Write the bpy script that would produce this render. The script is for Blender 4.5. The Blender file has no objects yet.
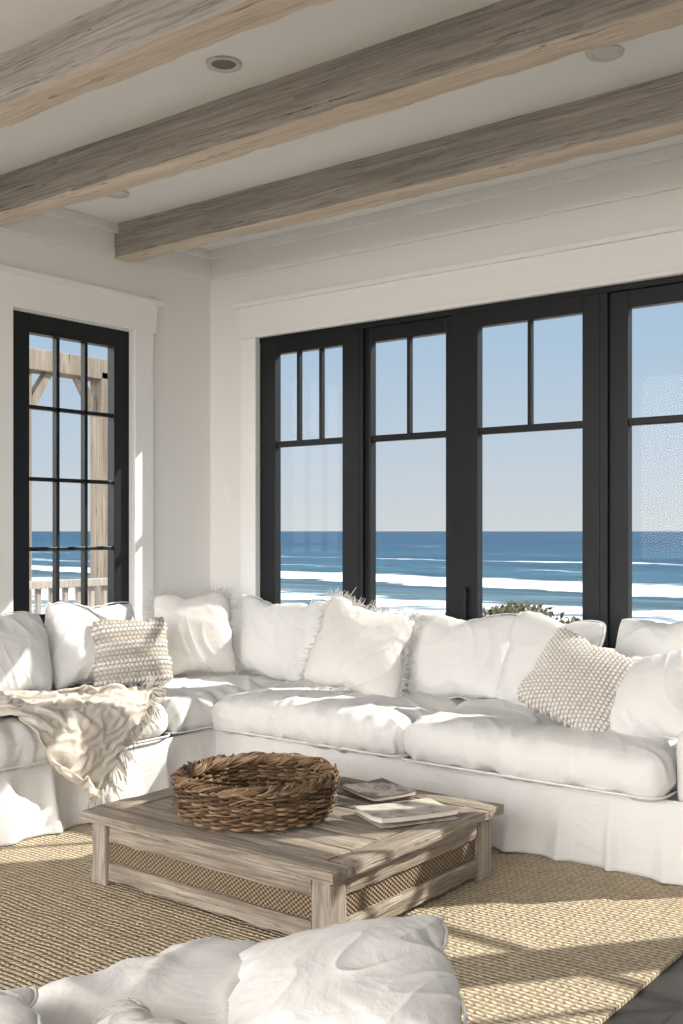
import bpy, bmesh, math, random
import numpy as np
from mathutils import Vector, Matrix, noise
random.seed(7); rng=np.random.RandomState(7)
scene=bpy.context.scene
COL=scene.collection

# ------------------------------------------------------------------ materials
def mk(name, color=(.8,.8,.8), rough=.6, spec=.3, metal=0):
    m=bpy.data.materials.new(name); m.use_nodes=True
    b=m.node_tree.nodes['Principled BSDF']
    b.inputs['Base Color'].default_value=(*color,1); b.inputs['Roughness'].default_value=rough
    b.inputs['Specular IOR Level'].default_value=spec; b.inputs['Metallic'].default_value=metal
    return m, m.node_tree, b
def N(nt,t,**kw):
    n=nt.nodes.new(t)
    for k,v in kw.items():
        if k in n.inputs: n.inputs[k].default_value=v
        else: setattr(n,k,v)
    return n
def coords(nt, scale=(1,1,1), kind='Object', rot=(0,0,0)):
    tc=N(nt,'ShaderNodeTexCoord'); mp=N(nt,'ShaderNodeMapping')
    mp.inputs['Scale'].default_value=scale; mp.inputs['Rotation'].default_value=rot
    nt.links.new(tc.outputs[kind],mp.inputs['Vector']); return mp.outputs['Vector']
def ramp(nt, src, stops, interp='LINEAR'):
    r=N(nt,'ShaderNodeValToRGB'); r.color_ramp.interpolation=interp
    e=r.color_ramp.elements
    while len(e)<len(stops): e.new(.5)
    for i,(p,c) in enumerate(stops):
        e[i].position=p; e[i].color=(*c,1) if len(c)==3 else c
    nt.links.new(src,r.inputs['Fac']); return r.outputs['Color']
def noiseN(nt, vec, scale=5, detail=4, rough=.5, dist=0):
    n=N(nt,'ShaderNodeTexNoise'); n.inputs['Scale'].default_value=scale; n.inputs['Detail'].default_value=detail
    n.inputs['Roughness'].default_value=rough; n.inputs['Distortion'].default_value=dist
    nt.links.new(vec,n.inputs['Vector']); return n.outputs['Fac']
def bump(nt, b, h, strength=.3, dist=.01, prev=None):
    n=N(nt,'ShaderNodeBump'); n.inputs['Strength'].default_value=strength; n.inputs['Distance'].default_value=dist
    nt.links.new(h,n.inputs['Height'])
    if prev: nt.links.new(prev,n.inputs['Normal'])
    nt.links.new(n.outputs['Normal'],b.inputs['Normal']); return n.outputs['Normal']
def math_(nt,op,a,b=None,c=None):
    n=N(nt,'ShaderNodeMath'); n.operation=op
    for i,v in enumerate((a,b,c)):
        if v is None: continue
        if isinstance(v,(int,float)): n.inputs[i].default_value=v
        else: nt.links.new(v,n.inputs[i])
    return n.outputs[0]
def mixc(nt,f,a,b,mode='MIX'):
    n=N(nt,'ShaderNodeMix'); n.data_type='RGBA'; n.blend_type=mode
    for k,v in ((0,f),(6,a),(7,b)):
        if isinstance(v,(int,float)): n.inputs[k].default_value=v
        elif isinstance(v,tuple): n.inputs[k].default_value=(*v,1)
        else: nt.links.new(v,n.inputs[k])
    return n.outputs[2]

def linen(name, col, wr=.15):
    m,nt,b=mk(name,col,.95,.1)
    v=coords(nt)
    f=noiseN(nt,v,2.2,3,.5,.6)
    c=ramp(nt,f,[(.3,tuple(x*.965 for x in col)),(.7,col)]); nt.links.new(c,b.inputs['Base Color'])
    v2=coords(nt,(1,1,2.2),rot=(.4,.7,.3))
    w=noiseN(nt,v2,5,4,.55,.7)
    p=bump(nt,b,w,wr,.03)
    fine=noiseN(nt,v,260,2,.6)
    bump(nt,b,fine,.25,.002,p)
    b.inputs['Sheen Weight'].default_value=.05
    return m
M_linen=linen('white_linen',(.755,.75,.74),.34)
M_linen2=linen('offwhite_linen',(.74,.72,.69),.36)
M_slip=linen('slipcover_linen',(.745,.74,.73),.34)
M_throw=linen('throw_wool',(.64,.585,.515),.5)

def plaster(name,col,bs=.08):
    m,nt,b=mk(name,col,.8,.2); v=coords(nt)
    bump(nt,b,noiseN(nt,v,60,4,.6),bs,.004); return m
M_wall=plaster('wall_paint',(.83,.82,.80)); M_ceil=plaster('ceiling_paint',(.88,.87,.85)); M_trim=plaster('trim_paint',(.86,.855,.84),.03)

M_black,nt,b=mk('black_aluminium',(.007,.009,.011),.42,.3)
bump(nt,b,noiseN(nt,coords(nt),300,2),.05,.001)

M_glass=bpy.data.materials.new('window_glass'); M_glass.use_nodes=True; nt=M_glass.node_tree; nt.nodes.clear()
o=N(nt,'ShaderNodeOutputMaterial'); mx=N(nt,'ShaderNodeMixShader'); tr=N(nt,'ShaderNodeBsdfTransparent'); gl=N(nt,'ShaderNodeBsdfGlossy')
tr.inputs['Color'].default_value=(.97,.985,.98,1); gl.inputs['Roughness'].default_value=.02
mx.inputs[0].default_value=.005
nt.links.new(tr.outputs[0],mx.inputs[1]); nt.links.new(gl.outputs[0],mx.inputs[2]); nt.links.new(mx.outputs[0],o.inputs[0])

def wood(name, dark, mid, light, axis=0, s=1.0, bs=.5, rough=.75, gs=.75, ws=.35):
    m,nt,b=mk(name,mid,rough,.2)
    sc=[7*s,7*s,7*s]; sc[axis]=.6*s
    v=coords(nt,tuple(sc))
    f=noiseN(nt,v,1.6,5,.65,.2)
    sc1=[26*s]*3; sc1[axis]=.55*s
    v1=coords(nt,tuple(sc1)); rn=noiseN(nt,v1,1,2,.4,.25)
    ring=math_(nt,'MULTIPLY_ADD',math_(nt,'SINE',math_(nt,'MULTIPLY',rn,34.)),.5,.5)
    sc2=[130*s]*3; sc2[axis]=1.6*s
    v2=coords(nt,tuple(sc2)); g=noiseN(nt,v2,1.3,5,.7,.1)
    c1=ramp(nt,f,[(.28,dark),(.5,mid),(.7,light)])
    c2=ramp(nt,g,[(.32,(.5,.48,.46)),(.45,(.92,.92,.92)),(.7,(1.1,1.1,1.1))])
    c=mixc(nt,gs,c1,c2,'MULTIPLY')
    c=mixc(nt,ws,c,ramp(nt,ring,[(.0,(.55,.53,.51)),(.3,(.95,.95,.95)),(1,(1.12,1.12,1.12))]),'MULTIPLY')
    sc3=[14*s]*3; sc3[axis]=.45*s
    v3=coords(nt,tuple(sc3)); ck=noiseN(nt,v3,1.5,3,.5,.1)
    crack=ramp(nt,math_(nt,'ABSOLUTE',math_(nt,'SUBTRACT',ck,.5)),[(.0,(.3,.27,.25)),(.006,(.65,.63,.61)),(.014,(1,1,1))])
    msk=ramp(nt,f,[(.46,(0,0,0)),(.56,(1,1,1))])
    c=mixc(nt,msk,c,mixc(nt,1.,c,crack,'MULTIPLY'))
    nt.links.new(c,b.inputs['Base Color'])
    h=math_(nt,'ADD',math_(nt,'MULTIPLY',ring,.4),g)
    bump(nt,b,h,bs,.008); return m
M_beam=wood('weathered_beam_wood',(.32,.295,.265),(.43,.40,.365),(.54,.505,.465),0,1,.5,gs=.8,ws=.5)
M_beam_bounce=wood('bounce_lit_beam_wood',(.58,.48,.38),(.68,.58,.47),(.76,.665,.56),0,1,.4,gs=.4,ws=.25)  # beam undersides: light bounced off the floor, painted into the wood colour
tc_=((.22,.18,.145),(.385,.33,.27),(.57,.51,.44))
M_tabX=wood('weathered_table_wood_x',*tc_,0,1.8,.8,gs=1.,ws=.5)
M_tabY=wood('weathered_table_wood_y',*tc_,1,1.8,.8,gs=1.,ws=.5)
M_tabZ=wood('weathered_table_wood_z',(.26,.22,.185),(.42,.365,.31),(.58,.53,.465),2,1.8,.8,gs=1.,ws=.5)
M_post=wood('porch_wood',(.16,.13,.105),(.25,.21,.17),(.34,.29,.24),2,.8,.5)
M_deck=wood('deck_wood',(.30,.27,.23),(.40,.36,.31),(.5,.46,.40),0,1,.3)

M_floor,nt,b=mk('dark_oak_floor',(.03,.024,.02),.35,.4)
v=coords(nt,(1,1,1),rot=(0,0,math.pi/2))
bt=N(nt,'ShaderNodeTexBrick'); nt.links.new(v,bt.inputs['Vector'])
bt.inputs['Scale'].default_value=1; bt.inputs['Brick Width'].default_value=1.9; bt.inputs['Row Height'].default_value=.17; bt.inputs['Mortar Size'].default_value=.003
bt.inputs['Color1'].default_value=(.020,.018,.017,1); bt.inputs['Color2'].default_value=(.034,.029,.027,1); bt.inputs['Mortar'].default_value=(.006,.005,.005,1)
g=noiseN(nt,coords(nt,(30,1.5,30)),2,5,.6,.4)
c=mixc(nt,.6,bt.outputs['Color'],ramp(nt,g,[(.3,(.5,.5,.5)),(.7,(1.3,1.3,1.3))]),'MULTIPLY'); nt.links.new(c,b.inputs['Base Color'])
bump(nt,b,g,.15,.003)

# jute rug
M_rug,nt,b=mk('jute_weave',(.5,.38,.24),.95,.05)
v=coords(nt)
sx=N(nt,'ShaderNodeSeparateXYZ'); nt.links.new(v,sx.inputs[0])
nz=noiseN(nt,v,6,3,.5); nzf=noiseN(nt,v,45,3,.6)
xx=math_(nt,'ADD',sx.outputs[1],math_(nt,'MULTIPLY',nz,.03))
row=math_(nt,'MULTIPLY',xx,math.pi/.023)
rs=math_(nt,'ABSOLUTE',math_(nt,'SINE',row))
par_=math_(nt,'SIGN',math_(nt,'SINE',row))
strand=math_(nt,'ADD',math_(nt,'MULTIPLY',sx.outputs[0],2*math.pi/.030),math_(nt,'MULTIPLY',par_,row))
ss=math_(nt,'MULTIPLY_ADD',math_(nt,'SINE',math_(nt,'ADD',strand,math_(nt,'MULTIPLY',nzf,8))),.5,.5)
h=math_(nt,'MULTIPLY',math_(nt,'POWER',rs,.6),math_(nt,'MULTIPLY_ADD',ss,.5,.5))
h=math_(nt,'MULTIPLY',h,math_(nt,'MULTIPLY_ADD',nzf,.9,.55))
c=ramp(nt,h,[(.05,(.19,.145,.095)),(.35,(.44,.36,.255)),(.85,(.65,.56,.425))])
c=mixc(nt,.6,c,ramp(nt,noiseN(nt,v,14,4,.6),[(.3,(.74,.73,.70)),(.7,(1.13,1.12,1.1))]),'MULTIPLY')
nt.links.new(c,b.inputs['Base Color']); bump(nt,b,h,.95,.012)

def knit(name,lo,hi):
    m,nt,b=mk(name,hi,.95,.05)
    at=N(nt,'ShaderNodeAttribute'); at.attribute_name='knit'
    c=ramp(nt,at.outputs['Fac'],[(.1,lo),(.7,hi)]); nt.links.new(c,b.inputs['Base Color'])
    bump(nt,b,noiseN(nt,coords(nt),220,3,.6),.4,.002); return m
M_knit=knit('chunky_knit',(.36,.31,.26),(.74,.715,.67)); M_knit2=knit('bobble_knit',(.38,.34,.29),(.74,.72,.69))

M_wick,nt,b=mk('willow_twig',(.3,.18,.09),.6,.3)
oi=N(nt,'ShaderNodeAttribute'); oi.attribute_name='tone'
c=ramp(nt,oi.outputs['Fac'],[(0,(.065,.038,.022)),(.5,(.175,.107,.058)),(1,(.33,.225,.14))])
c=mixc(nt,.6,c,ramp(nt,noiseN(nt,coords(nt),35,4,.6),[(.3,(.6,.58,.55)),(.7,(1.2,1.2,1.2))]),'MULTIPLY')
nt.links.new(c,b.inputs['Base Color']); bump(nt,b,noiseN(nt,coords(nt),120,3),.3,.003)

M_cane,nt,b=mk('woven_rattan',(.4,.27,.15),.7,.2)
v=coords(nt); s=N(nt,'ShaderNodeSeparateXYZ'); nt.links.new(v,s.inputs[0])
a=math_(nt,'SINE',math_(nt,'MULTIPLY',math_(nt,'ADD',s.outputs[0],s.outputs[1]),2*math.pi/.022))
z=math_(nt,'SINE',math_(nt,'MULTIPLY',s.outputs[2],2*math.pi/.018))
h=math_(nt,'MULTIPLY_ADD',math_(nt,'MULTIPLY',a,z),.5,.5)
nt.links.new(ramp(nt,h,[(.1,(.05,.035,.022)),(.5,(.20,.145,.095)),(.9,(.36,.28,.20))]),b.inputs['Base Color']); bump(nt,b,h,.9,.008)

# ------------------------------------------------------------------ mesh helpers
def newobj(name, verts, faces, mat=None, smooth=False, parent=None, loc=(0,0,0)):
    me=bpy.data.meshes.new(name); me.from_pydata([tuple(v) for v in verts],[],[tuple(f) for f in faces]); me.update()
    if mat is not None: me.materials.append(mat)
    if smooth: me.polygons.foreach_set('use_smooth',[True]*len(me.polygons))
    ob=bpy.data.objects.new(name,me); COL.objects.link(ob); ob.location=loc
    if parent: ob.parent=parent
    return ob
def empty(name,loc=(0,0,0)):
    e=bpy.data.objects.new(name,None); e.empty_display_size=.1; COL.objects.link(e); e.location=loc; return e
def boxes(name, lst, mat, bev=0, parent=None, seg=2, smooth=False):
    V=[];F=[]
    for (a,b_) in lst:
        x0,y0,z0=a;x1,y1,z1=b_;k=len(V)
        V+=[(x0,y0,z0),(x1,y0,z0),(x1,y1,z0),(x0,y1,z0),(x0,y0,z1),(x1,y0,z1),(x1,y1,z1),(x0,y1,z1)]
        F+=[(k,k+3,k+2,k+1),(k+4,k+5,k+6,k+7),(k,k+1,k+5,k+4),(k+1,k+2,k+6,k+5),(k+2,k+3,k+7,k+6),(k+3,k,k+4,k+7)]
    ob=newobj(name,V,F,mat,smooth,parent)
    if bev:
        m=ob.modifiers.new('bev','BEVEL'); m.width=bev; m.segments=seg; m.limit_method='ANGLE'
    return ob
def gridbox(a,b_,n):
    bm=bmesh.new(); nx,ny,nz=n; x0,y0,z0=a; x1,y1,z1=b_
    def face(f,n1,n2):
        g=[[bm.verts.new(f(i/n1,j/n2)) for j in range(n2+1)] for i in range(n1+1)]
        for i in range(n1):
            for j in range(n2): bm.faces.new((g[i][j],g[i+1][j],g[i+1][j+1],g[i][j+1]))
    L=lambda p,q,t:p+(q-p)*t
    for z in (z0,z1): face(lambda s,t:(L(x0,x1,s),L(y0,y1,t),z),nx,ny)
    for y in (y0,y1): face(lambda s,t:(L(x0,x1,s),y,L(z0,z1,t)),nx,nz)
    for x in (x0,x1): face(lambda s,t:(x,L(y0,y1,s),L(z0,z1,t)),ny,nz)
    bmesh.ops.remove_doubles(bm,verts=bm.verts,dist=1e-5); bmesh.ops.recalc_face_normals(bm,faces=bm.faces)
    bm.verts.index_update()
    V=np.array([v.co[:] for v in bm.verts]); F=[[v.index for v in f.verts] for f in bm.faces]; bm.free(); return V,F
def tubes(paths, radii, sides=5, closed=False):
    V=[];F=[];T=[]
    for pi,P in enumerate(paths):
        P=np.asarray(P,float); n=len(P); r=radii[pi] if hasattr(radii,'__len__') else radii
        if closed: tg=np.roll(P,-1,0)-np.roll(P,1,0)
        else: tg=np.gradient(P,axis=0)
        tg/=np.linalg.norm(tg,axis=1)[:,None]+1e-9
        up=np.array([0,0,1.]) if abs(tg[:,2]).mean()<.7 else np.array([1.,0,0])
        s=np.cross(tg,up); s/=np.linalg.norm(s,axis=1)[:,None]+1e-9; q=np.cross(s,tg)
        k=len(V); rr=np.full(n,r) if np.isscalar(r) else np.asarray(r)
        for i in range(n):
            for j in range(sides):
                a=2*math.pi*j/sides; V.append(P[i]+rr[i]*(math.cos(a)*s[i]+math.sin(a)*q[i]))
        T+= [pi]*(n*sides)
        m=n if closed else n-1
        for i in range(m):
            i2=(i+1)%n
            for j in range(sides):
                j2=(j+1)%sides; F.append((k+i*sides+j,k+i*sides+j2,k+i2*sides+j2,k+i2*sides+j))
    return V,F,T
def subdiv(V,F,lv):
    ob=newobj('tmp',V,F); m=ob.modifiers.new('s','SUBSURF'); m.levels=lv
    dg=bpy.context.evaluated_depsgraph_get(); ev=ob.evaluated_get(dg); me=ev.to_mesh()
    n=len(me.vertices); a=np.empty(n*3); me.vertices.foreach_get('co',a); nn=np.empty(n*3); me.vertices.foreach_get('normal',nn)
    FF=[tuple(p.vertices) for p in me.polygons]; ev.to_mesh_clear(); bpy.data.objects.remove(ob)
    return a.reshape(-1,3),nn.reshape(-1,3),FF
def nz3(P,sc,seed):
    out=np.empty(len(P)); s=Vector((seed*3.1,seed*1.7,seed*.9))
    if np.isscalar(sc): sc=(sc,sc,sc)
    Q=P*np.array(sc)
    for i,p in enumerate(Q): out[i]=noise.noise(Vector(p)+s)
    return out
def wrinkles(V,Nn,amp,seed,sc=4):
    """broad undulation plus a few long, soft creases"""
    a=nz3(V,sc*.5,seed)
    th=seed*1.3; c,s=math.cos(th),math.sin(th)
    R=np.array([[c,-s,0],[s,c,0],[0,0,1]])
    Q=V@R+.10*np.stack([a,-a,a],1)
    w=nz3(Q,(sc*.45,sc*1.7,sc*1.0),seed+5)
    r=(1-np.abs(w)*2.6).clip(0,1)**2.5
    Q2=V@R.T+.08*np.stack([a,a,-a],1)
    w2=nz3(Q2,(sc*2.2,sc*.6,sc*1.2),seed+9)
    r2=(1-np.abs(w2)*2.8).clip(0,1)**3
    mask=(.5+a*1.5).clip(0,1)
    return V+Nn*(amp*(a*1.8+r*mask*1.0+r2*(1-mask)*.7)-amp*.4)[:,None]

# ------------------------------------------------------------------ cloth templates
def pillow_topo(w,h,n,m,seed):
    V=[];fi={};bi={};F=[]
    r=random.Random(seed)
    for i in range(n+1):
        for j in range(m+1):
            xn=2*i/n-1; yn=2*j/m-1; c=1-.085*(abs(xn)*abs(yn))**3
            x=xn*w/2*c;y=yn*h/2*c; e=(1-xn**2)*(1-yn**2)
            fi[i,j]=len(V); V.append((x,y,.004*r.random()+.03*e))
            if i in(0,n) or j in(0,m): bi[i,j]=fi[i,j]
            else: bi[i,j]=len(V); V.append((x,y,-.004*r.random()-.03*e))
    for i in range(n):
        for j in range(m):
            F.append((fi[i,j],fi[i+1,j],fi[i+1,j+1],fi[i,j+1])); F.append((bi[i,j],bi[i,j+1],bi[i+1,j+1],bi[i+1,j]))
    loop=[fi[i,0] for i in range(n)]+[fi[n,j] for j in range(m)]+[fi[i,m] for i in range(n,0,-1)]+[fi[0,j] for j in range(m,0,-1)]
    return np.array(V),F,loop
sims={}
def add_sim(key,V,F,loc,pressure,bend=.3,tens=30,loop=None):
    ob=newobj('sim_'+key,V,F,loc=loc); c=ob.modifiers.new('c','CLOTH'); s=c.settings
    s.quality=6; s.mass=.3; s.tension_stiffness=tens; s.compression_stiffness=tens; s.shear_stiffness=tens*.4; s.bending_stiffness=bend
    s.air_damping=3; c.collision_settings.use_collision=False; c.collision_settings.use_self_collision=False
    if pressure:
        s.use_pressure=True; s.uniform_pressure_force=pressure; s.effector_weights.gravity=0
    sims[key]=(ob,V,F,loop); return ob,c
for k,(w,h,sd) in {'sqA':(.55,.55,1),'sqB':(.55,.55,2),'rect':(.72,.56,3)}.items():
    V,F,lp=pillow_topo(w,h,34,34 if w==h else 28,sd); add_sim(k,V,F,(sd*3,-20,0),6,.12,25,lp)
nx,ny=84,54; LX,LY=1.30,.95
V=[];F=[]
ca,sa=math.cos(math.radians(52)),math.sin(math.radians(52))
for i in range(nx+1):
    for j in range(ny+1):
        a=(i/nx-.5)*LX; b_=(j/ny-.5)*LY
        zz=.035*math.sin(b_*26+a*3+.8*math.sin(a*5))+.02*math.sin(b_*47-a*6)
        b2=b_*.76; a2=a*.93+.02*math.sin(b_*9)
        V.append((-4.50+a2*ca-b2*sa,3.25+a2*sa+b2*ca,.70+zz))
for i in range(nx):
    for j in range(ny):
        k=i*(ny+1)+j; F.append((k,k+ny+1,k+ny+2,k+1))
obB,cB=add_sim('throw',np.array(V),F,(0,0,0),0,.6,18)
cB.collision_settings.use_collision=True; cB.collision_settings.distance_min=.012; cB.collision_settings.use_self_collision=True; cB.collision_settings.self_distance_min=.008
cB.settings.mass=.4
colV,colF=gridbox((-5.15,1.0,.02),(-4.17,5.1,.565),(10,12,6))
co=newobj('sim_col',colV,colF); mb=co.modifiers.new('b','BEVEL'); mb.width=.07; mb.segments=4; mb.limit_method='ANGLE'
co.modifiers.new('col','COLLISION'); co.collision.thickness_outer=.01; co.collision.cloth_friction=30
fl=newobj('sim_fl',[(-8,0,.02),(0,0,.02),(0,8,.02),(-8,8,.02)],[(0,1,2,3)]); fl.modifiers.new('col','COLLISION')
scene.frame_start=1; scene.frame_end=60
T={}
def grab(key):
    ob,V0,F,lp=sims[key]; dg=bpy.context.evaluated_depsgraph_get(); ev=ob.evaluated_get(dg); me=ev.to_mesh()
    a=np.empty(len(me.vertices)*3); me.vertices.foreach_get('co',a); ev.to_mesh_clear(); return a.reshape(-1,3)
for f in range(1,56):
    scene.frame_set(f)
    if f==34:
        for k in('sqA','sqB','rect'): T[k]=grab(k); print(k,T[k].min(0),T[k].max(0))
        for k in('sqA','sqB','rect'):
            for md in list(sims[k][0].modifiers): sims[k][0].modifiers.remove(md)
T['throw']=grab('throw'); print('throw',T['throw'].min(0),T['throw'].max(0))
META={k:(sims[k][2],sims[k][3]) for k in sims}; V0S={k:np.array(sims[k][1]) for k in sims}
for k in list(sims): bpy.data.objects.remove(sims[k][0])
bpy.data.objects.remove(co); bpy.data.objects.remove(fl); scene.frame_set(1)

# ------------------------------------------------------------------ pillows
def pmat(loc,yaw,lean,roll):
    return Matrix.Translation(loc)@Matrix.Rotation(math.radians(yaw),4,'Z')@Matrix.Rotation(math.radians(90-lean),4,'X')@Matrix.Rotation(math.radians(roll),4,'Z')
def pillow(name,key,size,loc,yaw,lean=18,roll=0,mat=None,seed=1,chop=0.,fringe=0,kn=None,parent=None,lv=2,amp=.007,sag=.25,plump=.4):
    w,h,d=size; V=T[key].copy(); F,lp=META[key]
    V-= (V.max(0)+V.min(0))/2; ext=V.max(0)-V.min(0); V*=np.array([w,h,d])/ext
    # blend the simulated shell with a plumper, evenly stuffed profile
    O=V0S[key]; oe=O.max(0)-O.min(0); xo=O[:,0]/(oe[0]/2); yo=O[:,1]/(oe[1]/2)
    sgn=np.sign(O[:,2]); rim0=np.zeros(len(O),bool); rim0[lp]=True; sgn[rim0]=0
    ax=xo*w/2*(1-.05*(1-yo**2)*abs(xo)**2); ay=yo*h/2*(1-.05*(1-xo**2)*abs(yo)**2)
    az_=sgn*d/2*((1-xo**2).clip(0)*(1-yo**2).clip(0))**.42
    V=V*(1-plump)+plump*np.stack([ax,ay,az_],1)
    if seed%2: V[:,0]*=-1; F=[f[::-1] for f in F]
    yn=V[:,1]/(h/2); xn=V[:,0]/(w/2)
    V[:,2]*=1-sag*yn*.7
    V[:,0]*=1-.05*sag*yn*2
    if chop: V[:,1]-=chop*np.exp(-(xn/.45)**2)*np.clip(yn,0,1)**1.5
    V[:,1]+= .010*np.sin(xn*2+seed)*h/.5; V[:,2]+=.02*np.sin(yn*1.7+seed*2)*np.cos(xn+seed)
    rim=V[lp] if lp else None
    V2,Nn,F2=subdiv(V,F,lv if not kn else 3)
    at=None
    if kn:
        px,py=V2[:,0],V2[:,1]; c=kn
        if mat is M_knit:
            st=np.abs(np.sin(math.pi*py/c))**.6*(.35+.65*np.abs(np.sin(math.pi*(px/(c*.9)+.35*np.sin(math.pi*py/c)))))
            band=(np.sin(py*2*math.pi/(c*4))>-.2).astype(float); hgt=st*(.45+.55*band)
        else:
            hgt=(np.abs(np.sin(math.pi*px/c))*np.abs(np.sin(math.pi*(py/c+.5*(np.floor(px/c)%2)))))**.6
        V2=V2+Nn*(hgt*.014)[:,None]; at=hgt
    else: V2=wrinkles(V2,Nn,amp,seed,5)
    ob=newobj(name,V2,F2,mat or M_linen,True,parent)
    if at is not None:
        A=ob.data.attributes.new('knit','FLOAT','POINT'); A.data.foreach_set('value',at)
    mw=pmat(loc,yaw,lean,roll)
    ob.matrix_basis=mw if not parent else Matrix.Translation(-parent.location)@mw
    if rim is not None:
        P=rim; n=len(P)
        if fringe:
            paths=[]; rd=[]
            for k in range(n*6):
                t=k/6; i=int(t)%n; fr=t-int(t); p=P[i]*(1-fr)+P[(i+1)%n]*fr
                tx=P[(i+1)%n]-P[i]; tn=np.array([tx[1],-tx[0],0]); tn/=np.linalg.norm(tn)+1e-9
                if np.dot(tn,p*np.array([1,1,0]))<0: tn=-tn
                d1=tn+rng.randn(3)*.45; L=fringe*(.6+.7*rng.rand()); d2=d1+rng.randn(3)*.5+np.array([0,-.15,0])
                paths.append([p-tn*.006,p+d1*L*.5,p+d1*L*.5+d2*L*.5]); rd.append(.0014)
            v,f,_=tubes(paths,rd,3); fo=newobj('fringe',v,f,mat or M_linen,True,ob)
        else:
            v,f,_=tubes([P],[.0035],5,True); newobj('piping',v,f,mat or M_linen,True,ob)
    return ob
def seatc(name,parent,x0,x1,y0,y1,z0,z1,seed,rot=0,mat=None,crown=.035):
    c=np.array([(x0+x1)/2,(y0+y1)/2,(z0+z1)/2]); h=np.array([(x1-x0)/2,(y1-y0)/2,(z1-z0)/2])
    n=[max(6,int(2*q/.045)) for q in h]; V,F=gridbox(-h,h,(n[0],n[1],6))
    r=h[2]*.85
    ic=np.array([r,r,r]); inner=np.sign(V)*np.minimum(abs(V),h-ic); d=V-inner; L=np.linalg.norm(d,axis=1)[:,None]
    V=inner+np.where(L>1e-6,d/np.maximum(L,1e-6)*r,0)
    xn,yn=V[:,0]/h[0],V[:,1]/h[1]
    bul=(1-xn**4).clip(0)*(1-yn**4).clip(0)
    V[:,2]+=np.where(V[:,2]>0,crown*bul,0)
    V[:,0]*=1+.02*(1-(V[:,2]/h[2])**2).clip(0)*(1-yn**2); V[:,1]*=1+.03*(1-(V[:,2]/h[2])**2).clip(0)*(1-xn**2)
    V2,Nn,F2=subdiv(V,F,2)
    ex=(h[0]-abs(V2[:,0])); ey=(h[1]-abs(V2[:,1]))
    g=nz3(V2,(13,2,2),seed+20)*np.exp(-np.abs(ey-.03)/.11)+nz3(V2,(2,13,2),seed+30)*np.exp(-np.abs(ex-.03)/.11)
    V2=V2+Nn*(g*.026)[:,None]
    V2=wrinkles(V2,Nn,.014,seed,3.8)
    ob=newobj(name,V2,F2,mat or M_slip,True,parent)
    ob.location=Vector(c)-(parent.location if parent else Vector())
    P=[]
    hx_,hy_=h[0]*.985,h[1]*.985; rr=.07
    for (cx_,cy_,a0) in ((hx_-rr,hy_-rr,0),(-hx_+rr,hy_-rr,90),(-hx_+rr,-hy_+rr,180),(hx_-rr,-hy_+rr,270)):
        for a in np.linspace(a0,a0+90,8): P.append((cx_+rr*math.cos(math.radians(a)),cy_+rr*math.sin(math.radians(a)),-h[2]*.72))
    v,f,_=tubes([P],[.006],6,True); newobj(name+'_welt',v,f,mat or M_slip,True,ob)
    return ob

def skirt(name,path,z0,z1,parent,seed=0,mat=None):
    pts=[];nor=[]
    P=[np.array(p,float) for p in path]
    for a,b_ in zip(P[:-1],P[1:]):
        L=np.linalg.norm(b_-a); n=max(2,int(L/.010)); d=(b_-a)/L; nn=np.array([d[1],-d[0]])
        for i in range(n): pts.append(a+(b_-a)*i/n); nor.append(nn)
    pts.append(P[-1]); nor.append(nor[-1])
    nor=np.array(nor); ker=np.ones(7)/7
    nor=np.stack([np.convolve(np.pad(nor[:,i],3,'edge'),ker,'valid') for i in(0,1)],1)
    s=np.arange(len(pts))*.010; m=20; V=[];F=[]
    def fold(x):
        a=noise.noise(Vector((x*2.4,seed,0)))+.5*noise.noise(Vector((x*6,seed,4)))
        r=1-min(1,abs(noise.noise(Vector((x*4.2,seed,9))))*3.2)
        return a*.8+r**2*.7
    for k in range(m+1):
        t=k/m; z=z1+(z0-z1)*t
        for i in range(len(pts)):
            sl=s[i]+.03*t*noise.noise(Vector((s[i]*2,seed,20)))
            w=fold(sl); q=noise.noise(Vector((s[i]*4+t*.8,z*2.5,seed+3)))
            off=.012+.022*t+w*.066*t**.8+q*.018
            p=np.array(pts[i])+nor[i]*off; V.append((p[0],p[1],z+ (w*.006 if k==m else 0)))
    n=len(pts)
    for k in range(m):
        for i in range(n-1): F.append((k*n+i,k*n+i+1,(k+1)*n+i+1,(k+1)*n+i))
    ob=newobj(name,V,F,mat or M_slip,True,parent); md=ob.modifiers.new('s','SOLIDIFY'); md.thickness=.004
    return ob
def softbox(name,a,b_,parent,seed=1,r=.05,amp=.006,mat=None,step=.06):
    a=np.array(a);b_=np.array(b_); n=np.maximum(2,((b_-a)/step).astype(int)); V,F=gridbox(a,b_,tuple(int(i) for i in n))
    c=(a+b_)/2; h=(b_-a)/2; q=V-c; inner=np.sign(q)*np.minimum(abs(q),h-r); d=q-inner; L=np.linalg.norm(d,axis=1)[:,None]
    V=c+inner+np.where(L>1e-6,d/np.maximum(L,1e-6)*r,0)
    V2,Nn,F2=subdiv(V,F,1); V2=wrinkles(V2,Nn,amp,seed,4)
    return newobj(name,V2,F2,mat or M_slip,True,parent)

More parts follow.
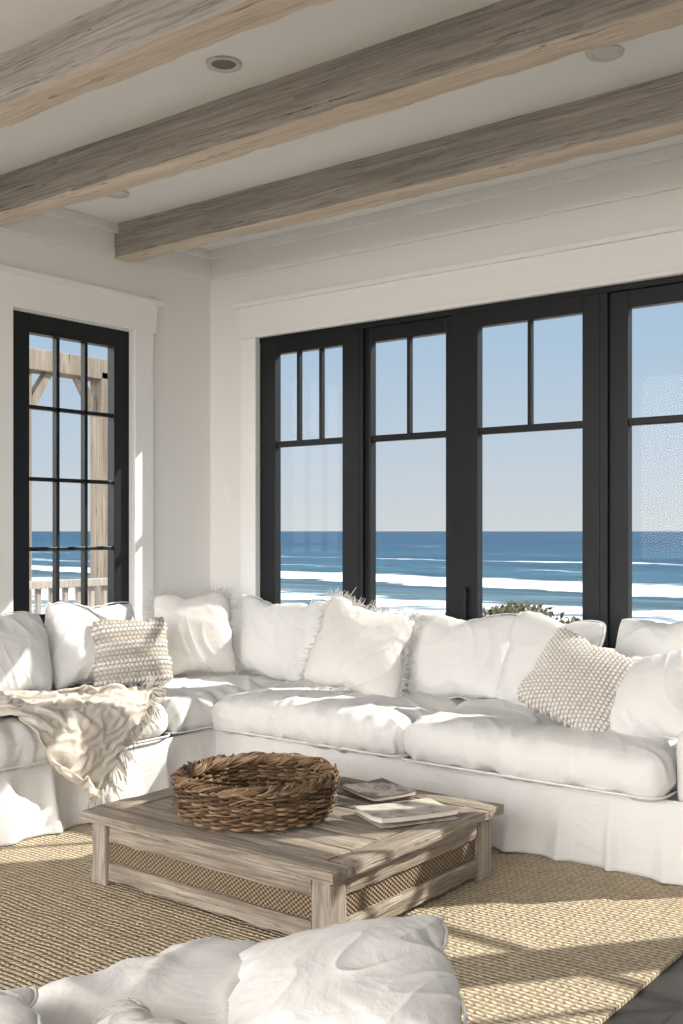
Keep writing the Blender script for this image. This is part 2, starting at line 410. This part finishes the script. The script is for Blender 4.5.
# ------------------------------------------------------------------ room shell
WX=-5.4; WY=5.4; CZ=3.42
boxes('floor',[((-5.65,-2.2,-.1),(1.9,5.65,0))],M_floor)
boxes('ceiling',[((-5.65,-2.2,CZ),(1.9,5.65,CZ+.15))],M_ceil)
wz0,wz1=.86,2.76; wy0,wy1=3.75,4.68
boxes('wall_left',[((WX-.2,-2.2,0),(WX,wy0,CZ)),((WX-.2,wy1,0),(WX,WY+.2,CZ)),((WX-.2,wy0,0),(WX,wy1,wz0)),((WX-.2,wy0,wz1),(WX,wy1,CZ))],M_wall)
dx0,dx1,dz1=-4.94,1.17,2.77
boxes('wall_back',[((WX,WY,0),(dx0,WY+.2,CZ)),((dx1,WY,0),(1.9,WY+.2,CZ)),((dx0,WY,dz1),(dx1,WY+.2,CZ))],M_wall)
boxes('wall_right',[((1.7,-2.2,0),(1.9,WY,CZ))],M_wall)
boxes('trim_1',[((WX,-2.2,3.21),(WX+.025,WY,CZ)),((WX+.025,-2.2,3.36),(WX+.06,WY,CZ)),((WX,WY-.025,3.21),(1.7,WY,CZ)),((WX,WY-.06,3.36),(1.7,WY-.025,CZ))],M_trim,.004)
boxes('trim_2',[((-5.10,WY-.03,2.77),(dx1+.15,WY,2.985)),((-5.14,WY-.055,2.985),(dx1+.19,WY,3.015)),((-5.08,WY-.03,0),(dx0,WY,2.77)),((dx1,WY-.03,0),(dx1+.13,WY,2.77)),((-5.09,WY-.045,2.765),(dx1+.14,WY,2.79))],M_trim,.004)
boxes('trim_3',[((WX,3.58,2.765),(WX+.03,4.87,2.96)),((WX,3.54,2.955),(WX+.06,4.91,2.99)),((WX,wy1,.3),(WX+.03,4.84,2.77)),((WX,3.6,.3),(WX+.03,wy0,2.77)),((WX,3.56,.80),(WX+.07,4.9,.85))],M_trim,.004)
boxes('baseboard_left',[((WX,-2.2,0),(WX+.02,WY,.16))],M_trim,.004)
boxes('baseboard_back',[((WX+.02,WY-.02,0),(-5.09,WY,.16)),((dx1+.14,WY-.02,0),(1.7,WY,.16))],M_trim,.004)
sw=empty('light_switch',(-5.22,WY,1.72)); boxes('plate',[((-.035,-.008,-.055),(.035,0,.055)),((-.012,-.013,-.025),(.012,-.008,.025))],M_trim,.002,sw)

# beams
for i,by in enumerate((2.60,3.49,4.51)):
    V,F=gridbox((WX,by,3.205),(1.7,by+.165,CZ+.03),(220,6,8))
    e=nz3(V,(1.5,4,4),i+3)*.009+nz3(V,(10,30,30),i+8)*.005
    c=np.array([0,by+.082,3.31]); d=V-c; d[:,0]=0; d/=np.linalg.norm(d,axis=1)[:,None]
    edge=(abs(d[:,1])*abs(d[:,2])*2)**4; chip=nz3(V,(5,5,5),i+30).clip(0)*.022
    V=V+d*(e-(.006+chip)*edge)[:,None]
    V[:,0]=np.clip(V[:,0],WX+.001,1.7)
    ob=newobj('ceiling_beam',V,F,M_beam,False); ob.data.materials.append(M_beam_bounce)
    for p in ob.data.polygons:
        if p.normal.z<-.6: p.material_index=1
M_lamp,_,_=mk('downlight_trim',(.62,.61,.6),.4); M_lampin,_,_=mk('downlight_inner',(.16,.15,.14),.35,.5); M_lamp2,_,_=mk('downlight_trim_white',(.66,.65,.635),.5)
for (x,y,inn) in ((-3.16,3.24,1),(-1.85,4.13,0),(-4.87,4.1,0)):
    e=empty('recessed_downlight',(x,y,CZ))
    prof=[(.076,-.001),(.074,-.009),(.057,-.010),(.052,-.003),(.042,-.002),(.001,-.002)]
    V=[];F=[];n=40
    for r,z in prof:
        for k in range(n): a=2*math.pi*k/n; V.append((r*math.cos(a),r*math.sin(a),z))
    for q in range(len(prof)-1):
        for k in range(n): F.append((q*n+k,q*n+(k+1)%n,(q+1)*n+(k+1)%n,(q+1)*n+k))
    ob=newobj('trim_ring',V,F,M_lamp if inn else M_lamp2,True,e)
    if inn:
        ob.data.materials.append(M_lampin)
        for p in ob.data.polygons:
            if math.hypot(p.center[0],p.center[1])<.05: p.material_index=1

def glass_window(name,fr,gl):
    e=empty(name); boxes('frame',fr,M_black,.004,e); boxes('glass',gl,M_glass,0,e); return e
Y0,Y1=WY+.015,WY+.075
panels=[(-4.94,-4.80,-4.225,-4.10,2,0),(-4.075,-4.02,-3.46,-3.40,1,.03),(-3.34,-3.22,-2.56,-2.46,1,0),(-2.425,-2.31,-1.68,-1.57,1,.03),(-1.54,-1.43,-.78,-.67,1,0),(-.64,-.53,.12,.23,1,.03),(.26,.37,1.03,1.17,1,0)]
for i,(a,g0,g1,b_,nm,off) in enumerate(panels):
    y0,y1=Y0+off,Y1+off; zb=.14; zt=2.645
    fr=[((a,y0,.02),(g0,y1,dz1-.03)),((g1,y0,.02),(b_,y1,dz1-.03)),((g0,y0,.02),(g1,y1,zb)),((g0,y0,zt),(g1,y1,dz1-.03)),((g0,y0+.01,2.015),(g1,y1-.01,2.055))]
    for k in range(nm):
        xc=g0+(g1-g0)*(k+1)/(nm+1); fr.append(((xc-.012,y0+.012,2.055),(xc+.012,y1-.012,zt)))
    e=glass_window('window_%d'%(i+1),fr,[((g0,y0+.028,zb),(g1,y0+.034,zt))])
    if i==2:
        boxes('handle',[((-3.305,y0-.035,.92),(-3.28,y0-.02,1.12)),((-3.302,y0-.02,.93),(-3.283,y0,.95)),((-3.302,y0-.02,1.09),(-3.283,y0,1.11))],M_black,.003,e)
boxes('window_8',[((dx0,Y0-.005,dz1-.035),(dx1,WY+.16,dz1)),((dx0,Y0-.005,0),(dx1,WY+.16,.03))]+
      [((panels[k][3]-.01,WY+.02,.02),(panels[k+1][0]+.01,WY+.15,dz1-.02)) for k in range(6)]+[((dx0-.0,Y1,0),(dx0+.03,WY+.16,dz1)),((dx1-.03,Y1,0),(dx1,WY+.16,dz1))],M_black,.003)
gy0,gy1=3.905,4.555; gz=[.94,1.34,1.765,2.20,2.645]; x1=WX-.03; x0=WX-.10
fr=[((x0,wy0,wz0),(x1,gy0,wz1)),((x0,gy1,wz0),(x1,wy1,wz1)),((x0,gy0,wz0),(x1,gy1,gz[0])),((x0,gy0,gz[-1]),(x1,gy1,wz1))]
for z in gz[1:-1]: fr.append(((x0+.015,gy0,z-.012),(x1-.01,gy1,z+.012)))
for k in(1,2):
    yc=gy0+(gy1-gy0)*k/3; fr.append(((x0+.015,yc-.012,gz[0]),(x1-.01,yc+.012,gz[-1])))
glass_window('window_9',fr,[((x0+.03,gy0,gz[0]),(x0+.036,gy1,gz[-1]))])

# ------------------------------------------------------------------ rug
V,F=gridbox((-4.75,-.9,.0),(-1.33,4.75,.014),(60,90,1))
V[:,2]=np.where(V[:,2]>.01,V[:,2]+.0015*nz3(V,3,2),.0005)
r=newobj('jute_rug',V,F,M_rug)
# ------------------------------------------------------------------ sectional sofa
S=empty('sectional_sofa',(-4,4.5,0))
def par(o,S=S):
    o.parent=S; o.location=o.location-S.location; return o
par(softbox('base_left',(-5.3,1.25,.03),(-4.29,5.3,.345),None,3,.03,.003,step=.12)); par(softbox('base_back',(-4.3,4.34,.03),(-1.46,5.3,.345),None,4,.03,.003,step=.12))
par(softbox('backrest_left',(-5.33,1.25,.3),(-5.12,5.32,.86),None,5)); par(softbox('backrest_back',(-5.2,5.13,.3),(-1.40,5.33,.84),None,6))
par(softbox('arm_right',(-1.64,4.27,.28),(-1.41,5.25,.66),None,7,.08))
par(skirt('skirt',[(-4.26,1.25),(-4.26,4.31)][::1],.016,.345,None,2))
par(skirt('skirt_back',[(-4.27,4.30),(-1.42,4.30),(-1.42,5.3)],.016,.345,None,5))
for nm,a in (('seat_cushion_1',(-5.14,-4.2,2.62,3.95)),('seat_cushion_2',(-5.14,-4.22,3.94,5.12)),('seat_cushion_3',(-5.14,-4.2,1.28,2.63))):
    seatc(nm,S,a[0],a[1],a[2],a[3],.335,.535,int(nm[-1]))
seatc('seat_cushion_4',S,-4.24,-2.93,4.20,5.14,.335,.535,11); seatc('seat_cushion_5',S,-2.94,-1.63,4.17,5.14,.335,.545,14)
def bc(nm,size,loc,yaw,lean=14,roll=0,seed=1,chop=.02,key='rect'):
    return pillow(nm,key,size,loc,yaw,lean,roll,M_linen,seed,chop,parent=S,amp=.009,plump=.62)
bc('back_cushion_1',(.64,.49,.25),(-4.98,2.74,.775),90,16,0,1)
bc('back_cushion_2',(.62,.49,.25),(-4.97,3.38,.78),90,16,1,2,.01)
bc('back_cushion_3',(.66,.52,.25),(-4.98,4.04,.795),88,14,-1,3,.01)
bc('back_cushion_4',(.66,.52,.25),(-4.44,4.95,.79),4,14,-3,4,.01)
bc('back_cushion_5',(.70,.50,.26),(-3.05,4.93,.775),-2,17,2,5,.01)
bc('back_cushion_6',(.60,.50,.25),(-1.90,4.99,.80),-6,14,3,6,.01)
bc('back_cushion_7',(.50,.50,.21),(-3.95,5.0,.79),6,12,-8,7,0.,'sqA')
pillow('throw_pillow','sqB',(.50,.54,.19),(-4.76,4.62,.82),48,16,4,M_linen2,2,.03,fringe=.035,plump=.5)
pillow('throw_pillow','sqA',(.57,.55,.22),(-3.53,4.70,.80),18,20,-10,M_linen2,3,.03,fringe=.028,plump=.45)
pillow('throw_pillow','sqB',(.54,.52,.23),(-2.48,4.86,.79),-6,18,-6,M_linen,5,.01,plump=.5)
pillow('throw_pillow','sqA',(.48,.45,.22),(-1.80,4.54,.73),-25,30,12,M_linen,7,.02,plump=.5)
pillow('knit_pillow','sqA',(.45,.41,.20),(-4.74,4.10,.755),62,18,2,M_knit,4,0,kn=.026,plump=.5)
pillow('knit_pillow','sqB',(.47,.41,.24),(-2.14,4.50,.755),14,28,-26,M_knit2,6,0,kn=.018,plump=.55)

# throw blanket
V,Nn,F2=subdiv(T['throw'],META['throw'][0],1)
ob=newobj('throw_blanket',V,F2,M_throw,True); md=ob.modifiers.new('s','SOLIDIFY'); md.thickness=.005
TV=T['throw'].reshape(nx+1,ny+1,3); paths=[];rd=[]
for side in (0,nx):
    inn=TV[1 if side==0 else nx-1]; ed=TV[side]
    for j in range(ny):
        for q in (0,.33,.66):
            p=ed[j]*(1-q)+ed[j+1]*q; d=p-(inn[j]*(1-q)+inn[j+1]*q); d/=np.linalg.norm(d)+1e-9
            on=p[0]<-4.2
            L=.09*(.7+.6*rng.rand()); g=np.array([0,0,-.15 if on else -1.2])
            d1=d+rng.randn(3)*.2+g*.5; d2=d*.7+rng.randn(3)*.3+g
            a=p+d1/np.linalg.norm(d1)*L*.5; b_=a+d2/np.linalg.norm(d2)*L*.5
            if on: a[2]=max(a[2],.575); b_[2]=max(b_[2],.573)
            paths.append([p,a,b_]); rd.append(.0026)
v,f,_=tubes(paths,rd,4); newobj('fringe',v,f,M_throw,True,ob)

# ------------------------------------------------------------------ coffee table
tx0,tx1,ty0,ty1,TH=-3.53,-2.20,2.77,3.92,.315
cx,cy=(tx0+tx1)/2,(ty0+ty1)/2
CT=empty('coffee_table',(cx,cy,.0165))
hx,hy=(tx1-tx0)/2,(ty1-ty0)/2; H=TH-.0165
def plank(nm,a,b_,mat,seed,amp=.005):
    a=np.array(a);b_=np.array(b_); n=np.maximum(1,((b_-a)/.025).astype(int)); V,F=gridbox(a,b_,tuple(int(i) for i in n))
    c=(a+b_)/2; d=np.sign(np.round((V-c)/((b_-a)/2)*.5001)); L=np.linalg.norm(d,axis=1)
    amt=np.where(L>1.2,-.004,0)+(nz3(V+np.array([seed,0,0]),(9,9,9),seed)-.3)*amp*(L>1.2)+nz3(V,(14,14,14),seed)*amp*.3
    low=(V[:,2]<.001)
    V=V+d*amt[:,None]; V[low,2]=0
    return newobj(nm,V,F,mat,False,CT)
bw=.12
npl=6; yy=np.linspace(-hy+bw,hy-bw,npl+1)
for i in range(npl): plank('top_plank_%d'%i,(-hx+bw+.001,yy[i]+.0015,H-.036),(hx-bw-.001,yy[i+1]-.0015,H-.003-.002*(i%2)),M_tabX,i+1,.003)
plank('top_border_1',(-hx,-hy,H-.045),(hx,-hy+bw,H),M_tabX,21); plank('top_border_2',(-hx,hy-bw,H-.045),(hx,hy,H),M_tabX,22)
plank('top_border_3',(-hx,-hy+bw+.002,H-.045),(-hx+bw,hy-bw-.002,H-.001),M_tabY,23); plank('top_border_4',(hx-bw,-hy+bw+.002,H-.045),(hx,hy-bw-.002,H-.001),M_tabY,24)
lx,ly,lw=hx-.035,hy-.035,.095
k=0
for sx_ in(-1,1):
    for sy_ in(-1,1):
        a=(min(sx_*lx,sx_*(lx-lw)),min(sy_*ly,sy_*(ly-lw)),0.0); b_=(max(sx_*lx,sx_*(lx-lw)),max(sy_*ly,sy_*(ly-lw)),H-.045); plank('leg_%d'%k,a,b_,M_tabZ,30+k); k+=1
ix,iy=lx-lw,ly-lw
for s_ in(-1,1):
    o1,o2=sorted((s_*(ly-.010),s_*(ly-.047))); plank('apron_x%d'%s_,(-ix,o1,H-.125),(ix,o2,H-.045),M_tabX,40+s_); plank('rail_x%d'%s_,(-ix,o1,.02),(ix,o2,.10),M_tabX,42+s_)
    o1,o2=sorted((s_*(ly-.03),s_*(ly-.04))); boxes('rattan_x%d'%s_,[((-ix,o1,.09),(ix,o2,H-.11))],M_cane,0,CT)
    o1,o2=sorted((s_*(lx-.010),s_*(lx-.047))); plank('apron_y%d'%s_,(o1,-iy,H-.125),(o2,iy,H-.045),M_tabY,50+s_); plank('rail_y%d'%s_,(o1,-iy,.02),(o2,iy,.10),M_tabY,52+s_)
    o1,o2=sorted((s_*(lx-.03),s_*(lx-.04))); boxes('rattan_y%d'%s_,[((o1,-iy,.09),(o2,iy,H-.11))],M_cane,0,CT)
boxes('shelf',[((-ix,-ly+.05,.05),(ix,ly-.05,.07))],M_tabX,0,CT)

# basket
bx,by,bz=-2.915,3.175,TH+.002
R=.315; HH=.145; paths=[];rd=[]
ns=44; th=np.linspace(0,2*math.pi,300,endpoint=False)
for r_ in range(15):
    for s_ in range(2):
        z=.012+HH*(r_+.4*s_)/15; ph=(r_+s_)%2*math.pi
        wv=.011*np.sin(th*ns/2+ph)
        jit=np.array([noise.noise(Vector((math.cos(t)*3,math.sin(t)*3,r_*1.7+s_*9))) for t in th])
        rr=R*(.92+.08*(z/HH)**.6)+wv+jit*.008-.012*s_
        paths.append(np.stack([rr*np.cos(th),rr*np.sin(th),z+jit*.006],1)); rd.append(.0050+.002*rng.rand())
for r_ in range(26):
    ph=rng.rand()*6.28; fr=rng.choice([7,9,11,13])
    jit=np.array([noise.noise(Vector((math.cos(t)*2.2,math.sin(t)*2.2,r_*2.3))) for t in th])
    a=rng.rand()*6.28
    rr=R-.014+.024*np.cos(th*fr+ph+a)+jit*.02; z=HH+.006+.014*np.sin(th*fr+ph+a)+jit*.02
    paths.append(np.stack([rr*np.cos(th),rr*np.sin(th),z],1)); rd.append(.003+.003*rng.rand())
V,F,Tn=tubes(paths,rd,6,True)
p2=[];r2=[]
for k in range(ns):
    a=2*math.pi*k/ns; p2.append([(rr*math.cos(a+da),rr*math.sin(a+da),z) for rr,z,da in ((R*.86,.005,0),(R*.92,.05,0),(R*.96,.11,0),(R*.98,HH+.01,.02),(R*(.95+.06*rng.rand()),HH+.02+.018*rng.rand(),.08))]); r2.append(.005)
t=np.linspace(0,2*math.pi*22,1400); rs_=R*.88*t/t[-1]; p2.append(np.stack([rs_*np.cos(t),rs_*np.sin(t),.010+.003*np.sin(t*9.5)],1)); r2.append(.0065)
for k in range(90):
    a=rng.rand()*6.28; L=.3+.5*rng.rand(); n=12; aa=a+np.linspace(0,L,n); rr=R-.008+.022*np.sin(np.linspace(0,3,n)+rng.rand()*6)+.008*rng.randn(); z=HH*(.35+.72*rng.rand())+.012*np.sin(np.linspace(0,4,n)+rng.rand()*6)+np.linspace(-.02,.02,n)*rng.randn()
    p2.append(np.stack([rr*np.cos(aa),rr*np.sin(aa),np.maximum(z,.01)],1)); r2.append(.0025+.002*rng.rand())
V2,F2,T2=tubes(p2,r2,5)
k=len(V); Vb=V+V2; Fb=F+[tuple(i+k for i in f) for f in F2]; Tb=np.array(Tn+[i+len(paths) for i in T2])
tone=rng.rand(Tb.max()+1)
ob=newobj('wicker_basket',Vb,Fb,M_wick,True,loc=(bx,by,bz+.001)); A=ob.data.attributes.new('tone','FLOAT','POINT'); A.data.foreach_set('value',tone[Tb])

# books & magazine
M_page,nt,b=mk('book_pages',(.70,.65,.56),.9); v=coords(nt,(1,1,900)); bump(nt,b,noiseN(nt,v,1,2),.4,.002)
M_cov1,nt,b=mk('book_cover_cream',(.62,.57,.50),.6)
f=noiseN(nt,coords(nt,(6,9,1)),1.5,3); nt.links.new(ramp(nt,f,[(.42,(.60,.55,.48)),(.55,(.48,.43,.37)),(.62,(.30,.27,.24))]),b.inputs['Base Color'])
M_cov2,nt,b=mk('magazine_cover',(.3,.3,.3),.5,.3)
f=noiseN(nt,coords(nt,(9,5,1)),2,4,.6,1); nt.links.new(ramp(nt,f,[(.36,(.05,.045,.045)),(.46,(.13,.095,.08)),(.54,(.22,.18,.155)),(.66,(.07,.08,.10))]),b.inputs['Base Color'])
def curved(nm,w,l,z0,z1,mat,parent,curl=.01):
    V,F=gridbox((-w/2,-l/2,z0),(w/2,l/2,z1),(16,16,2)); V[:,2]+=curl*(np.clip(V[:,0]/(w/2),0,1)**2)+.004*(V[:,1]/(l/2))**2*(curl>0)
    return newobj(nm,V,F,mat,False,parent)
def book(name,loc,rot,w,l,th_,mat,curl=.012):
    e=empty(name,loc); e.rotation_euler=(0,0,math.radians(rot))
    curved('pages',w*.97,l*.97,.003,th_-.003,M_page,e,curl*.8); curved('cover_top',w,l,th_-.003,th_,mat,e,curl); curved('cover_bottom',w,l,0.001,.003,mat,e,0); return e
BZ=TH+.003
book('book',(-2.41,3.50,BZ),-28,.25,.34,.024,M_cov1,.016)
book('magazine',(-2.71,3.73,BZ),68,.21,.27,.018,M_cov2,.006)

# ------------------------------------------------------------------ foreground chaise
C=empty('chaise_lounge',(-1.4,.8,0))
par(softbox('base',(-1.62,-.4,.03),(-1.06,1.60,.42),None,12,.04,.005,step=.08),C)
par(skirt('skirt',[(-1.63,-.4),(-1.63,1.61),(-1.05,1.61),(-1.05,-.4)][::-1],.016,.40,None,9),C)
seatc('seat_cushion_1',C,-1.67,-1.03,.55,1.68,.40,.60,21); seatc('seat_cushion_2',C,-1.67,-1.03,-.6,.56,.40,.60,22)
pillow('throw_pillow','sqA',(.61,.47,.17),(-1.165,1.47,.61),-50,75,0,M_linen,9,0,lv=3,amp=.010,plump=.3)
pillow('throw_pillow','sqB',(.32,.32,.12),(-1.48,.90,.65),-40,72,10,M_linen,8,0)
M_pat,nt,b=mk('patterned_linen',(.7,.68,.64),.9)
f=noiseN(nt,coords(nt,(1,1,.2)),26,3,.6,1.2); nt.links.new(ramp(nt,f,[(.44,(.68,.66,.63)),(.54,(.50,.48,.46)),(.64,(.38,.37,.36))]),b.inputs['Base Color'])
pillow('patterned_pillow','sqB',(.22,.22,.10),(-1.285,1.065,.635),-35,60,20,M_pat,11,0)

# ------------------------------------------------------------------ exterior
boxes('deck',[((-9.5,5.65,-.16),(3,8.0,-.08)),((-9.5,-2,-.16),(-5.65,5.65,-.08))],M_deck)
M_sand,nt,b=mk('beach_sand',(.55,.47,.36),.95)
f=noiseN(nt,coords(nt),.35,6,.6); nt.links.new(ramp(nt,f,[(.35,(.30,.25,.19)),(.65,(.42,.36,.28))]),b.inputs['Base Color']); bump(nt,b,noiseN(nt,coords(nt),1.2,6),.6,.2)
V=[];F=[]; ys=[-60,5,8,10,14,20,30,42,60]; zs=[-.4,-.4,-.5,-1.0,-2.0,-3.0,-3.8,-4.1,-4.8]
for y,z in zip(ys,zs):
    for x in np.linspace(-250,150,60): V.append((x,y,z+(.12*noise.noise(Vector((x*.1,y*.1,0))) if 8<y<25 else 0)))
for i in range(len(ys)-1):
    for j in range(59): k=i*60+j; F.append((k,k+1,k+61,k+60))
newobj('beach',V,F,M_sand,True)
# ocean
M_sea,nt,b=mk('ocean_water',(.05,.15,.22),.3,.12)
v=coords(nt); s=N(nt,'ShaderNodeSeparateXYZ'); nt.links.new(v,s.inputs[0])
warp=noiseN(nt,coords(nt,(.018,.012,1)),1,4,.55)
warp2=noiseN(nt,coords(nt,(.11,.03,1)),1,3,.6)
yy_=math_(nt,'ADD',s.outputs[1],math_(nt,'ADD',math_(nt,'MULTIPLY',math_(nt,'SUBTRACT',warp,.5),40),math_(nt,'MULTIPLY',math_(nt,'SUBTRACT',warp2,.5),16)))
chop=noiseN(nt,coords(nt,(.06,.42,1)),1,6,.65,.5)
chop2=noiseN(nt,coords(nt,(.007,.035,1)),1,5,.6)
d=math_(nt,'DIVIDE',yy_,400.)
base=ramp(nt,d,[(.10,(.13,.165,.18)),(.2,(.068,.115,.14)),(.222,(.038,.085,.112)),(.236,(.024,.060,.085)),(.30,(.036,.088,.128)),(.45,(.026,.070,.113)),(1,(.019,.055,.100))])  # darkest near stops paint the shade on the wave face below the breaker
base=mixc(nt,.9,base,ramp(nt,chop,[(.35,(.42,.48,.54)),(.5,(.95,.95,.95)),(.65,(1.7,1.6,1.5))]),'MULTIPLY')
base=mixc(nt,.8,base,ramp(nt,chop2,[(.35,(.65,.7,.76)),(.65,(1.35,1.3,1.22))]),'MULTIPLY')
bands=ramp(nt,d,[(.09,(.95,.95,.95)),(.125,(.6,.6,.6)),(.135,(.15,.15,.15)),(.145,(.85,.85,.85)),(.16,(.3,.3,.3)),(.172,(.85,.85,.85)),(.185,(.3,.3,.3)),(.195,(.0,.0,.0)),(.218,(.1,.1,.1)),(.228,(1,1,1)),(.258,(.8,.8,.8)),(.278,(.0,.0,.0)),(.315,(.0,.0,.0)),(.322,(.62,.62,.62)),(.335,(0,0,0)),(.41,(0,0,0)),(.42,(.55,.55,.55)),(.44,(0,0,0))])
fn=noiseN(nt,coords(nt,(.10,.32,1)),1,7,.78,.8)
fn2=noiseN(nt,coords(nt,(.022,.02,1)),1,2,.5)
foam=math_(nt,'MULTIPLY_ADD',math_(nt,'ADD',math_(nt,'MULTIPLY',bands,.60),math_(nt,'ADD',fn,math_(nt,'MULTIPLY',fn2,.8))),6.0,-6.75)
foam=math_(nt,'MINIMUM',math_(nt,'MAXIMUM',foam,0.),1.)
nt.links.new(mixc(nt,foam,base,(.53,.55,.56)),b.inputs['Base Color'])
nt.links.new(math_(nt,'MULTIPLY_ADD',foam,.5,.45),b.inputs['Roughness'])
bump(nt,b,chop,.8,.8)
newobj('ocean',[(-14000,30,-3.95),(14000,30,-3.95),(14000,15000,-3.95),(-14000,15000,-3.95)],[(0,1,2,3)],M_sea)
M_leaf,nt,b=mk('shrub_leaf',(.16,.19,.08),.7)
f=noiseN(nt,coords(nt),9,3); nt.links.new(ramp(nt,f,[(.35,(.06,.065,.03)),(.55,(.13,.12,.065)),(.7,(.23,.20,.12))]),b.inputs['Base Color'])
def shrub(x0,x1,y,zt,n,name='dune_shrub'):
    V=[];F=[]
    for k in range(n):
        x=x0+(x1-x0)*rng.rand(); e=1-((2*(x-x0)/(x1-x0)-1)**4)
        top=zt*e*(.85+.15*math.sin(x*7))+.1*noise.noise(Vector((x*4,0,0)))
        p=np.array([x,y+rng.randn()*.25,-.45+(top+.45)*rng.rand()**.55]); d=rng.randn(3); d[2]=abs(d[2]); d/=np.linalg.norm(d); q=np.cross(d,rng.randn(3)); q/=np.linalg.norm(q); L=.05+.04*rng.rand()
        i=len(V); V+=[p-q*.012,p+d*L*.5-q*.02,p+d*L,p+d*L*.5+q*.02]; F.append((i,i+1,i+2,i+3))
    newobj(name,V,F,M_leaf)
shrub(-6.4,-3.9,9.4,.72,12000); shrub(-3.6,-1.6,9.6,.60,7000,'dune_shrub')
# porch outside the left window
P=empty('porch_pergola',(-7.5,5.8,0))
def pp(nm,a,b_,bev=.01): par(boxes(nm,[(a,b_)],M_post,bev),P)
pp('post_1',(-7.58,5.27,-.078),(-7.46,5.39,2.85)); pp('post_2',(-7.58,6.08,-.078),(-7.42,6.24,2.85)); pp('beam',(-7.62,3.2,2.78),(-7.42,6.7,2.96))
for nm,ya,sg in (('brace_1',5.39,1),('brace_2',6.08,-1)):
    prof=[(0,2.56),(0,2.49),(.04,2.48),(.22,2.78),(.15,2.78)]
    V=[(x,ya+sg*a,z) for x in(-7.55,-7.47) for a,z in prof]; n=5
    F=[tuple(range(n)),tuple(range(2*n-1,n-1,-1))]+[(i,(i+1)%n,n+(i+1)%n,n+i) for i in range(n)]
    par(newobj(nm,V,F,M_post),P)
D=empty('deck_railing',(-7.0,5,0)); M_rail=wood('pale_rail_wood',(.34,.29,.25),(.43,.38,.34),(.52,.47,.42),2,1,.3)
L_=[((-7.06,2,1.0),(-6.94,6.75,1.06)),((-7.03,2,.12),(-6.97,6.75,.17))]+[((-7.02,y,.1),(-6.98,y+.04,1.0)) for y in np.arange(2.1,6.7,.13)]+[((-7.06,y,-.078),(-6.94,y+.1,1.0)) for y in (2,3.9,6.65)]
par(boxes('rails',L_,M_rail,.004),D)

# ------------------------------------------------------------------ light
W=bpy.data.worlds.new('sky'); scene.world=W; W.use_nodes=True; nt=W.node_tree; bg=nt.nodes['Background']
tc=N(nt,'ShaderNodeTexCoord'); s=N(nt,'ShaderNodeSeparateXYZ'); nt.links.new(tc.outputs['Generated'],s.inputs[0])
c=ramp(nt,s.outputs[2],[(0,(.66,.675,.70)),(.05,(.585,.645,.725)),(.16,(.445,.575,.73)),(.34,(.32,.485,.71)),(1,(.25,.42,.72))])
f=math_(nt,'MAXIMUM',math_(nt,'MULTIPLY',s.outputs[1],-1.0),0.)
k=math_(nt,'MULTIPLY_ADD',f,7.0,1.0)  # added fill: sky brightened behind the camera to light the interior
warm=mixc(nt,math_(nt,'MINIMUM',math_(nt,'MULTIPLY',f,1.5),1.),c,(.98,.945,.91))
nt.links.new(warm,bg.inputs['Color']); nt.links.new(math_(nt,'MULTIPLY',k,.88),bg.inputs['Strength'])
sun=bpy.data.lights.new('sun','SUN'); sun.energy=6.2; sun.angle=math.radians(.55); sun.color=(1,.935,.85)
so=bpy.data.objects.new('sun',sun); COL.objects.link(so)
az=math.radians(40); el=math.radians(35)
d=Vector((math.sin(az)*math.cos(el),math.cos(az)*math.cos(el),math.sin(el)))
so.rotation_euler=d.to_track_quat('Z','Y').to_euler(); so.location=(3,12,8)

# ------------------------------------------------------------------ camera
cam=bpy.data.cameras.new('camera'); cam.lens=1068/1024*36; cam.sensor_width=36; cam.shift_y=19/1024; cam.clip_start=.05; cam.clip_end=30000
c=bpy.data.objects.new('camera',cam); COL.objects.link(c); c.location=(0,0,1.45); c.rotation_euler=(math.radians(90),0,math.radians(38))
scene.camera=c
scene.view_settings.view_transform='Standard'; scene.view_settings.look='None'; scene.view_settings.exposure=.22
